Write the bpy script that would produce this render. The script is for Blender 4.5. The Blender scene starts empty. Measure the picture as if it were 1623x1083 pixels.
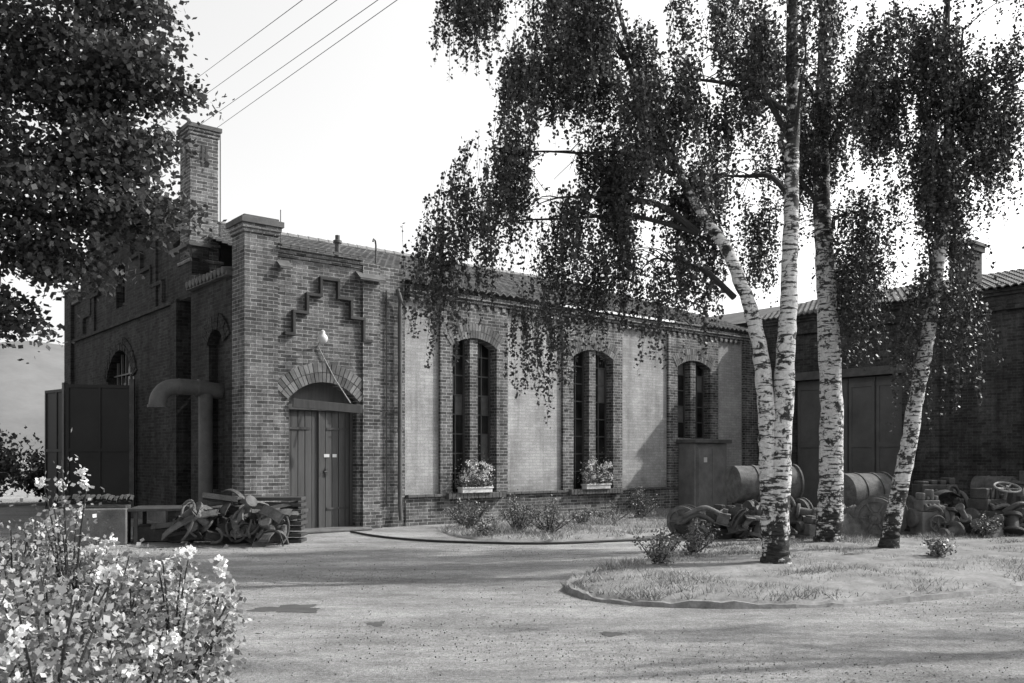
import bpy, math, random
import numpy as np
from mathutils import Vector, Matrix
random.seed(7); rng=np.random.default_rng(7)
scene=bpy.context.scene
scene.view_settings.view_transform='Standard'
try: scene.view_settings.look='None'
except Exception: pass
scene.view_settings.exposure=0

# ------------------------------------------------------------------ materials
def nd(nt,t,**k):
    n=nt.nodes.new(t)
    for a,b in k.items(): setattr(n,a,b)
    return n
def g(v): return (v,v,v,1)
def math_(nt,op,a,b=None):
    n=nd(nt,'ShaderNodeMath',operation=op)
    for i,x in enumerate((a,b)):
        if x is None: continue
        if isinstance(x,(int,float)): n.inputs[i].default_value=x
        else: nt.links.new(x,n.inputs[i])
    return n.outputs[0]
def noise(nt,vec,scale,detail=4,rough=.6):
    n=nd(nt,'ShaderNodeTexNoise'); n.inputs['Scale'].default_value=scale
    n.inputs['Detail'].default_value=detail; n.inputs['Roughness'].default_value=rough
    nt.links.new(vec,n.inputs['Vector']); return n.outputs['Fac']
def ramp(nt,fac,stops):
    n=nd(nt,'ShaderNodeValToRGB'); e=n.color_ramp.elements
    while len(e)<len(stops): e.new(.5)
    for el,(p,v) in zip(e,stops): el.position=p; el.color=g(v)
    nt.links.new(fac,n.inputs[0]); return n.outputs[0]
def mul(nt,a,b):
    n=nd(nt,'ShaderNodeMix',data_type='RGBA',blend_type='MULTIPLY'); n.inputs[0].default_value=1
    for i,x in ((6,a),(7,b)):
        if isinstance(x,float): n.inputs[i].default_value=g(x)
        else: nt.links.new(x,n.inputs[i])
    return n.outputs[2]
def mapping(nt,vec,sc):
    n=nd(nt,'ShaderNodeMapping'); n.inputs['Scale'].default_value=sc; nt.links.new(vec,n.inputs['Vector']); return n.outputs[0]
def bump(nt,h,b,strength=.5,dist=.02):
    n=nd(nt,'ShaderNodeBump'); n.inputs['Strength'].default_value=strength; n.inputs['Distance'].default_value=dist
    nt.links.new(h,n.inputs['Height']); nt.links.new(n.outputs[0],b.inputs['Normal'])
def newmat(name):
    m=bpy.data.materials.new(name); m.use_nodes=True; nt=m.node_tree
    b=nt.nodes['Principled BSDF']; tc=nd(nt,'ShaderNodeTexCoord'); return m,nt,b,tc.outputs['Object']
def plain(name,v,rough=.8,var=.35,sc=3.0,bs=.3,metal=0,fine=40,stretch=(1,1,1),spec=.3,isl=0):
    m,nt,b,o=newmat(name); o=mapping(nt,o,stretch)
    c=ramp(nt,noise(nt,o,sc,6,.65),[(.25,v*(1-var)),(.75,v*(1+var))])
    f=noise(nt,o,fine,3,.7)
    c=mul(nt,c,ramp(nt,f,[(.3,1-var*.5),(.7,1.0)]))
    if isl:
        ge=nd(nt,'ShaderNodeNewGeometry'); c=mul(nt,c,ramp(nt,ge.outputs['Random Per Island'],[(0,1-isl),(1,1.0)]))
    nt.links.new(c,b.inputs['Base Color']); b.inputs['Roughness'].default_value=rough
    b.inputs['Metallic'].default_value=metal; b.inputs['Specular IOR Level'].default_value=spec
    if bs: bump(nt,f,b,bs,.01)
    return m
def brick(name,v,mort,var=.45,soot=.5,ms=.0085):
    m,nt,b,o=newmat(name)
    s=nd(nt,'ShaderNodeSeparateXYZ'); nt.links.new(o,s.inputs[0])
    wob=math_(nt,'MULTIPLY',math_(nt,'SUBTRACT',noise(nt,o,3.5,3),.5),.022)
    c=nd(nt,'ShaderNodeCombineXYZ'); nt.links.new(math_(nt,'ADD',math_(nt,'ADD',s.outputs[0],s.outputs[1]),wob),c.inputs[0]); nt.links.new(math_(nt,'ADD',s.outputs[2],wob),c.inputs[1])
    t=nd(nt,'ShaderNodeTexBrick'); nt.links.new(c.outputs[0],t.inputs['Vector'])
    t.inputs['Color1'].default_value=g(v*(1-var)); t.inputs['Color2'].default_value=g(v*(1+var)); t.inputs['Mortar'].default_value=g(mort)
    t.inputs['Scale'].default_value=1; t.inputs['Mortar Size'].default_value=ms; t.inputs['Mortar Smooth'].default_value=.4
    t.inputs['Brick Width'].default_value=.25; t.inputs['Row Height'].default_value=.077
    col=mul(nt,t.outputs['Color'],ramp(nt,noise(nt,o,.9,7,.75),[(.3,1-soot),(.5,.85),(.68,1.2)]))
    st=mapping(nt,o,(2.4,2.4,.22))
    col=mul(nt,col,ramp(nt,noise(nt,st,1.7,6,.75),[(.32,.5),(.6,1.05)]))
    col=mul(nt,col,ramp(nt,noise(nt,o,9,4,.8),[(.3,.6),(.65,1.2)]))
    col=mul(nt,col,ramp(nt,noise(nt,o,60,3,.8),[(.3,.55),(.7,1.35)]))
    nt.links.new(col,b.inputs['Base Color']); b.inputs['Roughness'].default_value=.9; b.inputs['Specular IOR Level'].default_value=.2
    h=math_(nt,'SUBTRACT',math_(nt,'MULTIPLY',noise(nt,o,30,3),.6),t.outputs['Fac']); bump(nt,h,b,.7,.014)
    return m
def leafmat(name,v,tr=.35,isl=.55,sc=1.2):
    m=bpy.data.materials.new(name); m.use_nodes=True; nt=m.node_tree; nt.nodes.clear()
    tc=nd(nt,'ShaderNodeTexCoord').outputs['Object']
    ge=nd(nt,'ShaderNodeNewGeometry')
    c=mul(nt,ramp(nt,noise(nt,tc,sc,3),[(.3,v*.65),(.7,v*1.3)]),ramp(nt,ge.outputs['Random Per Island'],[(0,1-isl),(1,1.25)]))
    o=nd(nt,'ShaderNodeOutputMaterial')
    p=nd(nt,'ShaderNodeBsdfPrincipled') if tr else nd(nt,'ShaderNodeBsdfDiffuse')
    nt.links.new(c,p.inputs[0])
    if tr: p.inputs['Roughness'].default_value=.45; p.inputs['Specular IOR Level'].default_value=.4
    if tr<=0: nt.links.new(p.outputs[0],o.inputs[0]); return m
    t=nd(nt,'ShaderNodeBsdfTranslucent'); nt.links.new(c,t.inputs[0])
    x=nd(nt,'ShaderNodeMixShader'); x.inputs[0].default_value=tr; nt.links.new(p.outputs[0],x.inputs[1]); nt.links.new(t.outputs[0],x.inputs[2])
    nt.links.new(x.outputs[0],o.inputs[0]); return m

M={}
M['brick']=brick('brick_front',.15,.42,.5,.55)
M['brickd']=brick('brick_shaded_side',.042,.068,.4,.55)  # front brick darkened: shade of the left gable side put into the base colour
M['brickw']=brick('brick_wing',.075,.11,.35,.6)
M['arch']=plain('brick_arch',.21,.9,.35,6,.4,isl=.65)
M['archd']=plain('brick_trim_dark',.06,.9,.3,6,.4,isl=.4)
M['coping']=plain('stone_coping',.11,.9,.45,3)
M['tile']=plain('roof_tile',.22,.85,.45,1.3,.4)
M['tilew']=plain('wing_roof_tile',.12,.85,.45,1.3,.4)
M['door']=plain('door_wood',.08,.7,.3,4,.3,stretch=(3,3,.25))
M['iron']=plain('cast_iron',.055,.6,.6,5,.6,spec=.5)
M['rust']=plain('rusty_steel',.13,.75,.6,6,.6)
M['steel']=plain('bright_steel',.30,.5,.5,5,.4,spec=.6)
M['sheet']=plain('painted_sheet_metal',.024,.6,.3,1.5,.1)
M['gdoor']=plain('wing_door_paint',.12,.6,.3,1.5,.1)
M['pipe']=plain('duct_metal',.10,.6,.35,3,.1)
M['zinc']=plain('zinc_pipe',.10,.6,.35,5,.1)
M['frame']=plain('window_frame',.07,.6,.3,5,.1)
M['white']=plain('white_enamel',.6,.4,.15,5,0)
M['concrete']=plain('concrete',.20,.9,.4,2,.4)
M['oldconc']=plain('weathered_concrete',.15,.95,.55,2.5,.6)
M['tarp']=plain('tarpaulin',.17,.7,.5,3.5,.4)
M['cable']=plain('cable',.03,.6,.1,5,0)
M['stain']=plain('oil_stain',.09,.8,.4,3,.5)
M['flower']=leafmat('flower_petals',.75,.25,.2)
M['birchleaf']=leafmat('birch_leaves',.062,-1,.7)
M['mapleleaf']=leafmat('maple_leaves',.085,.3,.7)
M['roseleaf']=leafmat('rose_leaves',.36,.2,.8,2.5)
M['shrubleaf']=leafmat('shrub_leaves',.20,-1,.7,3)
M['grass']=leafmat('grass_blades',.36,0,.65,1.0)
M['twig']=plain('twig_bark',.04,.9,.3,5,0)
M['darkbark']=plain('dark_bark',.05,.95,.4,6,.6)
m,nt,b,o=newmat('plaster_panel')
st=mapping(nt,o,(2.6,2.6,.22))
c=ramp(nt,noise(nt,st,1.3,6,.7),[(.25,.24),(.5,.40),(.75,.48)])
c=mul(nt,c,ramp(nt,noise(nt,o,.8,6,.7),[(.3,.62),(.6,1.0)]))
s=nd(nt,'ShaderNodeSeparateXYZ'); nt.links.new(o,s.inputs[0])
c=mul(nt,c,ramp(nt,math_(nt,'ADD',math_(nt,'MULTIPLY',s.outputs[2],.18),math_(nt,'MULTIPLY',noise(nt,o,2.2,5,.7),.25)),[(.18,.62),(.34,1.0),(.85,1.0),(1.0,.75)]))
cb=nd(nt,'ShaderNodeCombineXYZ'); nt.links.new(math_(nt,'ADD',s.outputs[0],s.outputs[1]),cb.inputs[0]); nt.links.new(s.outputs[2],cb.inputs[1])
t=nd(nt,'ShaderNodeTexBrick'); nt.links.new(cb.outputs[0],t.inputs['Vector']); t.inputs['Scale'].default_value=1
t.inputs['Color1'].default_value=g(.88);t.inputs['Color2'].default_value=g(1.1);t.inputs['Mortar'].default_value=g(.8)
t.inputs['Brick Width'].default_value=.25;t.inputs['Row Height'].default_value=.077;t.inputs['Mortar Size'].default_value=.01;t.inputs['Mortar Smooth'].default_value=.6
c=mul(nt,c,t.outputs['Color']); f=noise(nt,o,45,4,.75); c=mul(nt,c,ramp(nt,f,[(.3,.62),(.7,1.2)]))
nt.links.new(c,b.inputs['Base Color']); b.inputs['Roughness'].default_value=.95; bump(nt,f,b,.5,.01); M['plaster']=m
m,nt,b,o=newmat('dark_window_glass')
c=ramp(nt,noise(nt,o,1.1,3),[(.35,.008),(.75,.04)]); nt.links.new(c,b.inputs['Base Color']); b.inputs['Roughness'].default_value=.15; b.inputs['Specular IOR Level'].default_value=.15
bump(nt,noise(nt,o,1.5,2),b,.15,.05); M['glass']=m
m,nt,b,o=newmat('birch_bark')
n1=noise(nt,mapping(nt,o,(5,5,26)),1.0,4,.65); n2=noise(nt,mapping(nt,o,(4.5,4.5,4.5)),1.0,5,.7)
sz=nd(nt,'ShaderNodeSeparateXYZ'); nt.links.new(o,sz.inputs[0])
low=nd(nt,'ShaderNodeMapRange'); nt.links.new(sz.outputs[2],low.inputs[0]); low.inputs[1].default_value=0; low.inputs[2].default_value=1.7; low.inputs[3].default_value=.15; low.inputs[4].default_value=0
hi=nd(nt,'ShaderNodeMapRange'); nt.links.new(sz.outputs[2],hi.inputs[0]); hi.inputs[1].default_value=4.2; hi.inputs[2].default_value=7.0; hi.inputs[3].default_value=0; hi.inputs[4].default_value=.14
off=math_(nt,'ADD',low.outputs[0],hi.outputs[0])
c=ramp(nt,math_(nt,'SUBTRACT',n1,math_(nt,'MULTIPLY',off,.4)),[(.42,.04),(.47,.62)])
c=mul(nt,c,ramp(nt,math_(nt,'SUBTRACT',n2,off),[(.40,.05),(.45,1.0)]))
c=mul(nt,c,ramp(nt,noise(nt,o,25,4,.7),[(.3,.6),(.7,1.05)]))
nt.links.new(c,b.inputs['Base Color']); b.inputs['Roughness'].default_value=.8; bump(nt,n2,b,.9,.03); M['birch']=m
m,nt,b,o=newmat('yard_ground')
c=ramp(nt,noise(nt,mapping(nt,o,(.45,1,1)),.5,7,.72),[(.32,.22),(.5,.32),(.64,.41)])
c=mul(nt,c,ramp(nt,noise(nt,mapping(nt,o,(.4,1.0,1)),1.5,8,.8),[(.38,.72),(.58,1.1)]))
c=mul(nt,c,ramp(nt,noise(nt,o,6,6,.85),[(.36,.78),(.6,1.12)]))
c=mul(nt,c,ramp(nt,noise(nt,mapping(nt,o,(1,.7,1)),34,4,.85),[(.34,.62),(.64,1.25)]))
c=mul(nt,c,ramp(nt,noise(nt,mapping(nt,o,(1,.6,1)),110,3,.85),[(.34,.6),(.66,1.35)]))
nt.links.new(c,b.inputs['Base Color']); b.inputs['Roughness'].default_value=.95; b.inputs['Specular IOR Level'].default_value=.1
bump(nt,noise(nt,o,20,8,.85),b,.8,.035); M['ground']=m
M['soil']=plain('grass_soil',.24,.95,.5,2.2,.9,fine=22)
M['bedsoil']=plain('bed_soil',.08,.95,.5,1.2,.8,fine=25)
M['kerb']=plain('gravel_stone',.34,.9,.5,4,.6,fine=30,isl=.75)
M['edge']=plain('concrete_edging',.24,.9,.5,5,.8,fine=30)
M['hill']=plain('hazy_hillside',.19,1,.15,.02,0,fine=.15,spec=0)
M['bushfar']=leafmat('far_bush_leaves',.10,0,.5)

# ------------------------------------------------------------------ mesh builder
class MB:
    def __init__(s): s.v=[]; s.f=[]
    def quad(s,*p):
        n=len(s.v); s.v+= [tuple(q) for q in p]; s.f.append(tuple(range(n,n+len(p))))
    def box(s,x0,x1,y0,y1,z0,z1,mat=None):
        n=len(s.v); vs=[(x,y,z) for z in (z0,z1) for x,y in((x0,y0),(x1,y0),(x1,y1),(x0,y1))]
        if mat is not None: vs=[tuple(mat@Vector(q)) for q in vs]
        s.v+=vs
        s.f+=[tuple(n+i for i in q) for q in((0,3,2,1),(4,5,6,7),(0,1,5,4),(1,2,6,5),(2,3,7,6),(3,0,4,7))]
    def lathe(s,prof,o,axis,seg=20,sq=None):
        a=Vector(axis).normalized(); u=a.orthogonal().normalized(); w=a.cross(u); o=Vector(o); n=len(s.v)
        for r,h in prof:
            for i in range(seg):
                t=2*math.pi*i/seg; s.v.append(tuple(o+a*h+(u*math.cos(t)+w*math.sin(t))*r))
        for j in range(len(prof)-1):
            for i in range(seg):
                k=(i+1)%seg; s.f.append((n+j*seg+i,n+j*seg+k,n+(j+1)*seg+k,n+(j+1)*seg+i))
        s.f.append(tuple(n+i for i in range(seg))[::-1]); m_=n+(len(prof)-1)*seg; s.f.append(tuple(m_+i for i in range(seg)))
    def tube(s,pts,rad,seg=8,smooth=0,caps=True):
        pts=[Vector(p) for p in pts]
        if not hasattr(rad,'__len__'): rad=[rad]*len(pts)
        if smooth:
            P=[];R=[]
            for i in range(len(pts)-1):
                p0=pts[max(i-1,0)];p1=pts[i];p2=pts[i+1];p3=pts[min(i+2,len(pts)-1)]
                for k in range(smooth):
                    t=k/smooth
                    P.append(.5*((2*p1)+(p2-p0)*t+(2*p0-5*p1+4*p2-p3)*t*t+(3*p1-p0-3*p2+p3)*t**3)); R.append(rad[i]*(1-t)+rad[i+1]*t)
            P.append(pts[-1]);R.append(rad[-1]); pts,rad=P,R
        n=len(s.v); pu=None
        for i,p in enumerate(pts):
            d=(pts[min(i+1,len(pts)-1)]-pts[max(i-1,0)]).normalized()
            u=(pu-d*pu.dot(d)) if pu is not None else d.orthogonal()
            if u.length<1e-5: u=d.orthogonal()
            u.normalize(); pu=u; w=d.cross(u)
            for k in range(seg):
                t=2*math.pi*k/seg; s.v.append(tuple(p+(u*math.cos(t)+w*math.sin(t))*rad[i]))
        for j in range(len(pts)-1):
            for i in range(seg):
                k=(i+1)%seg; s.f.append((n+j*seg+i,n+j*seg+k,n+(j+1)*seg+k,n+(j+1)*seg+i))
        if caps:
            s.f.append(tuple(n+i for i in range(seg))[::-1]); m_=n+(len(pts)-1)*seg; s.f.append(tuple(m_+i for i in range(seg)))
    def torus(s,c,axis,R,r,seg=24,rs=8,arc=2*math.pi):
        a=Vector(axis).normalized(); u=a.orthogonal().normalized(); w=a.cross(u); c=Vector(c)
        full=abs(arc-2*math.pi)<1e-4
        pts=[c+(u*math.cos(arc*i/seg)+w*math.sin(arc*i/seg))*R for i in range(seg+1)]
        s.tube(pts,r,rs,caps=not full)
    def obj(s,name,mat,parent=None,smooth=False,bev=0,loc=None):
        me=bpy.data.meshes.new(name); me.from_pydata(s.v,[],s.f); me.update()
        if smooth:
            for p in me.polygons: p.use_smooth=True
            try: me.set_sharp_from_angle(angle=math.radians(40))
            except Exception: pass
        ob=bpy.data.objects.new(name,me); scene.collection.objects.link(ob); me.materials.append(M[mat])
        if parent: ob.parent=parent
        if loc: ob.location=loc
        if bev:
            b_=ob.modifiers.new('bevel','BEVEL'); b_.width=bev; b_.segments=2; b_.limit_method='ANGLE'
        return ob
def empty(name,loc=(0,0,0),rz=0):
    e=bpy.data.objects.new(name,None); scene.collection.objects.link(e); e.location=loc; e.rotation_euler=(0,0,rz); e.empty_display_size=.3; return e
def leafmesh(name,C,size,mat,parent=None,up=0.0,aspect=.7,drop=0.0):
    C=np.asarray(C); n=len(C); d=rng.normal(size=(n,3)); d[:,2]-=drop; d/=np.linalg.norm(d,axis=1)[:,None]
    nn=rng.normal(size=(n,3)); nn[:,2]+=up; w=np.cross(d,nn); w/=np.linalg.norm(w,axis=1)[:,None]+1e-9
    L=size*rng.uniform(.6,1.35,n)[:,None]; V=np.empty((n,4,3))
    V[:,0]=C-d*L*.5; V[:,1]=C+w*L*.5*aspect; V[:,2]=C+d*L*.5; V[:,3]=C-w*L*.5*aspect
    return rawquads(name,V,mat,parent)
def rawquads(name,V,mat,parent=None):
    n=len(V); k=V.shape[1]; me=bpy.data.meshes.new(name); me.vertices.add(n*k); me.vertices.foreach_set('co',V.reshape(-1).astype(np.float32))
    me.loops.add(n*k); me.loops.foreach_set('vertex_index',np.arange(n*k,dtype=np.int32))
    me.polygons.add(n); me.polygons.foreach_set('loop_start',np.arange(0,n*k,k,dtype=np.int32))
    try: me.polygons.foreach_set('loop_total',np.full(n,k,dtype=np.int32))
    except Exception: pass
    me.update(calc_edges=True); me.validate()
    ob=bpy.data.objects.new(name,me); scene.collection.objects.link(ob); me.materials.append(M[mat])
    if parent: ob.parent=parent
    return ob

# ------------------------------------------------------------------ building frame
TH=math.atan2(.635,.773); CX,CY=-5.43,18.2
def W(s,t,z=0): return (CX+math.cos(TH)*s-math.sin(TH)*t, CY+math.sin(TH)*s+math.cos(TH)*t, z)
def FR(tpl): return lambda a,b,z:(a,tpl+b,z)
def SD(spl): return lambda a,b,z:(spl+b,a,z)
def arcz(op,a):
    a0,a1,z0,zs,ri=op; hw=(a1-a0)/2; c=(a0+a1)/2
    if ri<=0: return zs
    R=(hw*hw+ri*ri)/(2*ri); return zs+ri-R+math.sqrt(max(R*R-(a-c)**2,0))
def wall(mb,f,a0,a1,z0,z1,ops=(),depth=.3,N=12):
    cur=a0
    for op in sorted(ops):
        o0,o1,oz,zs,ri=op
        if o0>cur+1e-4: mb.quad(f(cur,0,z0),f(o0,0,z0),f(o0,0,z1),f(cur,0,z1))
        if oz>z0: mb.quad(f(o0,0,z0),f(o1,0,z0),f(o1,0,oz),f(o0,0,oz)); mb.quad(f(o0,0,oz),f(o1,0,oz),f(o1,depth,oz),f(o0,depth,oz))
        n=N if ri>0 else 1
        for i in range(n):
            p=o0+(o1-o0)*i/n; q=o0+(o1-o0)*(i+1)/n; zp,zq=arcz(op,p),arcz(op,q)
            mb.quad(f(p,0,zp),f(q,0,zq),f(q,0,z1),f(p,0,z1)); mb.quad(f(p,0,zp),f(q,0,zq),f(q,depth,zq),f(p,depth,zp))
        for a in (o0,o1): mb.quad(f(a,0,oz),f(a,depth,oz),f(a,depth,zs),f(a,0,zs))
        cur=o1
    if a1>cur: mb.quad(f(cur,0,z0),f(a1,0,z0),f(a1,0,z1),f(cur,0,z1))
def voussoirs(mb,f,op,th,proud=.03,brickw=.085,ext=0.0):
    o0,o1,oz,zs,ri=op; hw=(o1-o0)/2; c=(o0+o1)/2; R=(hw*hw+ri*ri)/(2*ri); zc=zs+ri-R; A=math.asin(min(hw/R,1))+ext
    n=max(int(2*A*(R+th/2)/brickw),3)
    for r0,r1 in ((R+.004,R+th*.5-.006),(R+th*.5+.006,R+th)) if th>.3 else ((R+.004,R+th),):
        for i in range(n):
            t0=-A+2*A*(i+.07)/n; t1=-A+2*A*(i+.93)/n
            P=[(r0,t0),(r0,t1),(r1,t1),(r1,t0)]; b0=-proud*random.uniform(.75,1.1); k=len(mb.v)
            for b in (b0,.04):
                for r,t in P: mb.v.append(f(c+r*math.sin(t),b,zc+r*math.cos(t)))
            mb.f+=[tuple(k+j for j in q) for q in((0,1,2,3),(7,6,5,4),(0,4,5,1),(1,5,6,2),(2,6,7,3),(3,7,4,0))]
def tiled_roof(mb,fn,a0,a1,L,pitch=.22,row=.36,amp=1.0):
    na=int((a1-a0)/pitch*5); A=np.linspace(a0,a1,na+1); H=[amp*(.035*math.sin(2*math.pi*a/pitch)+.012*math.sin(4*math.pi*a/pitch+.6)) for a in A]
    nr=int(L/row)+1
    for j in range(nr):
        l0=j*row; l1=min((j+1)*row+.03,L); n=len(mb.v)
        for a,h in zip(A,H):
            jj=.006*math.sin(a*37+j*5)+.006*math.sin(a*91+j*13); mb.v.append(fn(a,l0,h+.045+jj)); mb.v.append(fn(a,l1,h+.012))
            mb.v.append(fn(a,l0,h+.012))
        for i in range(na):
            p=n+3*i; q=p+3; mb.f.append((p,q,q+1,p+1)); mb.f.append((p+2,q+2,q,p))
def slab(mb,x0,x1,pr):
    k=len(mb.v)
    for (yy,zz) in pr: mb.v.append((x0,yy,zz)); mb.v.append((x1,yy,zz))
    mb.f+=[tuple(k+j for j in q) for q in((0,1,3,2),(6,7,5,4),(1,0,6,7),(0,2,4,6),(1,7,5,3),(2,3,5,4))]

# ------------------------------------------------------------------ BRICK HALL
hall=empty('brick_workshop_hall',(CX,CY,0),TH)
EZ,RZ,RT=5.62,8.45,8.5
mb=MB()
dop=(.994,2.618,0,2.86,.36)
wall(mb,FR(.07),.72,2.74,0,5.95,[dop],.28)
mb.box(0,.72,0,.65,0,6.2); mb.box(2.74,3.18,0,.4,0,5.95)
wall(mb,FR(.13),3.18,3.92,0,5.95)
mb.box(-.035,.755,-.035,.6,0,.42); mb.box(2.72,3.21,-.035,.3,0,.42)
mb.box(.72,2.74,.38,.5,2.5,5.95)
mb.box(-.03,.75,-.03,.68,6.2,6.28); mb.box(-.06,.78,-.06,.71,6.28,6.37)
mb.box(.722,2.738,.035,.3,5.80,5.88); mb.box(.722,2.738,-.0,.3,5.88,5.98)
mb.box(0.002,.70,3.05,3.80,5.3,6.1); mb.box(-.04,.75,3.0,3.86,6.1,6.18)
mb.box(.0,.66,3.10,3.76,6.18,9.05); mb.box(-.02,.68,3.08,3.78,9.05,9.13); mb.box(-.04,.70,3.06,3.80,9.13,9.2); mb.box(-.03,.69,3.07,3.79,6.5,6.58)
mb.obj('gate_bay_and_chimney',"brick",hall)
mb=MB(); mb.box(-.07,.73,3.03,3.83,9.2,9.30); mb.box(-.10,.82,-.10,.76,6.37,6.49); mb.box(-.02,.74,-.02,.65,6.49,6.55)
for i in range(10):
    x=.76+i*.2; slab(mb,x,x+.192,((-.10,5.985),(.42,6.13),(.42,6.18),(-.10,6.04)))
for x0,x1 in ((.70,.98),(2.58,3.24)): slab(mb,x0,x1,((-.16,5.52),(.08,5.70),(.08,5.76),(-.16,5.57)))
mb.obj('coping','coping',hall,bev=.008)
mb=MB(); mb.box(.26,.31,3.085,3.101,8.35,8.85); mb.box(.35,.40,3.085,3.101,8.35,8.80); mb.box(.23,.43,3.088,3.102,8.55,8.64)
mb.box(-.012,.001,3.35,3.43,8.35,8.8); mb.obj('chimney_slots','cable',hall)
mb=MB(); cs=1.92
pts=[(-1.02,4.20),(-.84,4.20),(-.84,4.68),(-.53,4.68),(-.53,5.08),(-.21,5.08),(-.21,5.46),(.21,5.46),(.21,5.08),(.53,5.08),(.53,4.68),(.84,4.68),(.84,4.20),(1.02,4.20)]
w=.032
for (a,z),(a2,z2) in zip(pts,pts[1:]):
    if z==z2: mb.box(cs+min(a,a2)-w,cs+max(a,a2)+w,-.03,.075,z-w,z+w)
    else: mb.box(cs+a-w+.002,cs+a+w-.002,-.027,.075,min(z,z2)+w,max(z,z2)-w)
mb.obj('stepped_hood_mould','archd',hall,bev=.005)
mb=MB(); voussoirs(mb,FR(.07),dop,.42,.05,.10,.05)
mb.obj('door_arch','arch',hall)
mb=MB(); d=.30
for i in range(10):
    a0=.994+i*.1624
    mb.box(a0+.005,a0+.157,d+random.uniform(0,.012),d+.05,.05,2.62)
mb.box(1.79,1.83,d-.03,d-.001,.05,2.62)
mb.box(.994,2.618,d+.015,d+.1,2.62,3.25)
mb.box(.996,1.06,d-.06,d-.022,0.04,2.86); mb.box(2.55,2.616,d-.06,d-.022,0.04,2.86); mb.box(1.06,2.55,d-.07,d-.012,2.62,2.74)
ob=mb.obj('gate_door','door',hall,bev=.006)
mb=MB()
for z in (.45,2.2):
    mb.box(1.07,1.6,d-.012,d-.001,z,z+.05); mb.box(2.0,2.54,d-.012,d-.001,z,z+.05)
mb.tube([(1.9,d-.02,1.28),(1.9,d-.08,1.28),(1.98,d-.08,1.28)],.012,6); mb.box(1.96,2.02,d-.03,d-.001,1.2,1.36); mb.obj('door_ironwork','iron',hall)
mb=MB(); mb.box(1.93,2.06,d-.01,d-.002,1.60,1.67); mb.box(2.14,2.24,d-.01,d-.002,1.60,1.67); mb.obj('door_number_plates','white',hall)
mb=MB(); mt=Matrix.Translation((1.98,-.22,2.68))@Matrix.Rotation(math.radians(-14),4,'Z')@Matrix.Rotation(math.radians(4),4,'Y')
mb.box(-.95,.55,-.03,.03,-.09,.09,mt); mb.obj('awning_board','door',hall,bev=.005)
mb=MB(); mb.box(.9,2.75,-.40,.36,0.004,.06); mb.obj('door_step','oldconc',hall,bev=.02)
mb=MB(); L0=(1.62,-.25,4.18)
mb.tube([(1.66,.08,3.98),(1.66,-.05,4.1),(1.64,-.2,4.3),(1.62,-.25,4.28)],.014,8,4)
mb.tube([(1.66,.04,3.98),(2.05,.02,3.3),(2.30,-.22,2.78)],.014,6); mb.obj('lamp_bracket','steel',hall,True)
mb=MB(); mb.lathe([(.02,.12),(.045,.10),(.05,.04),(.09,.0),(.11,-.05),(.09,-.12),(.04,-.16),(.01,-.165)],L0,(0,0,1),16); mb.obj('lamp_globe','white',hall,True)
wins=[(5.23,6.59,.62,4.30,.22),(9.23,10.75,.62,4.32,.22),(13.5,15.06,2.18,4.32,.22)]
mb=MB()
f=FR(.15); segs=[(3.92,4.88),(6.95,8.85),(11.12,13.1),(15.45,16.75)]
for a0,a1 in segs: wall(mb,f,a0,a1,.72,5.30)
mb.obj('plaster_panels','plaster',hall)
mb=MB(); f=FR(.07)
for (a0,a1),op in zip(((4.88,6.95),(8.85,11.12),(13.1,15.45)),wins):
    wall(mb,f,a0,a1,.72 if op[2]<1 else 0.0,5.30,[(op[0],op[1],max(op[2],.72) if op[2]<1 else op[2],op[3],op[4])],.34)
    for a in (a0,a1): mb.quad(f(a,0,.6),f(a,.1,.6),f(a,.1,5.3),f(a,0,5.3))
    c=(op[0]+op[1])/2; mb.box(c-.12,c+.12,.12,.42,op[2],op[3]+op[4]+.01)
mb.box(16.75,17.48,.05,.3,0,5.3)
wall(mb,FR(.10),3.92,16.75,0,.66)
wall(mb,FR(.09),3.92,17.48,5.30,5.62)
x=4.0
while x<17.4: mb.box(x,x+.12,.04,.092,5.24,5.36); x+=.25
mb.box(3.95,17.47,.02,.2,5.36,5.44); mb.box(3.95,17.47,-.03,.2,5.44,5.54)
mb.quad((17.49,0.05,0),(17.49,14,0),(17.49,14,6.5),(17.49,.05,5.6)); mb.quad((0.3,14,0),(17.49,14,0),(17.49,14,6.6),(.3,14,6.6))
mb.obj('long_wall_brickwork','brick',hall)
mb=MB(); x=3.95
while x<16.7:
    if not 13.3<x<15.2: mb.box(x,x+.235,.03+random.uniform(-.004,.004),.2,.662,.725)
    x+=.245
for op in wins[:2]:
    x=op[0]-.2
    while x<op[1]+.15: mb.box(x,x+.10,-.07,.3,.60,.735); x+=.11
mb.obj('plinth_ledge','coping',hall,bev=.006)
mb=MB()
for op in wins: voussoirs(mb,FR(.07),op,.36,.015,.085,.03)
mb.obj('window_arches','arch',hall)
mb=MB(); gm=MB(); cu=MB()
for op in wins:
    c=(op[0]+op[1])/2
    for x0,x1 in ((op[0],c-.12),(c+.12,op[1])):
        z0=max(op[2],.72); z1=4.6
        for x in (x0+.001,x1-.046): mb.box(x,x+.045,.33,.40,z0,z1)
        xm=(x0+x1)/2; mb.box(xm-.014,xm+.014,.34,.385,z0,z1)
        z=z0
        while z<z1: mb.box(x0+.046,x1-.046,.335,.39,z,z+.03); z+=.48
        gm.quad((x0,.375,z0),(x1,.375,z0),(x1,.375,z1),(x0,.375,z1))
        for side in (0,1):
            zz=z0
            while zz<4.2:
                if random.random()<.22:
                    q0,q1=((x0+.05,xm-.015),(xm+.015,x1-.05))[side]; cu.quad((q0,.370,zz+.03),(q1,.370,zz+.03),(q1,.370,zz+.48),(q0,.370,zz+.48))
                zz+=.48
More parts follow.
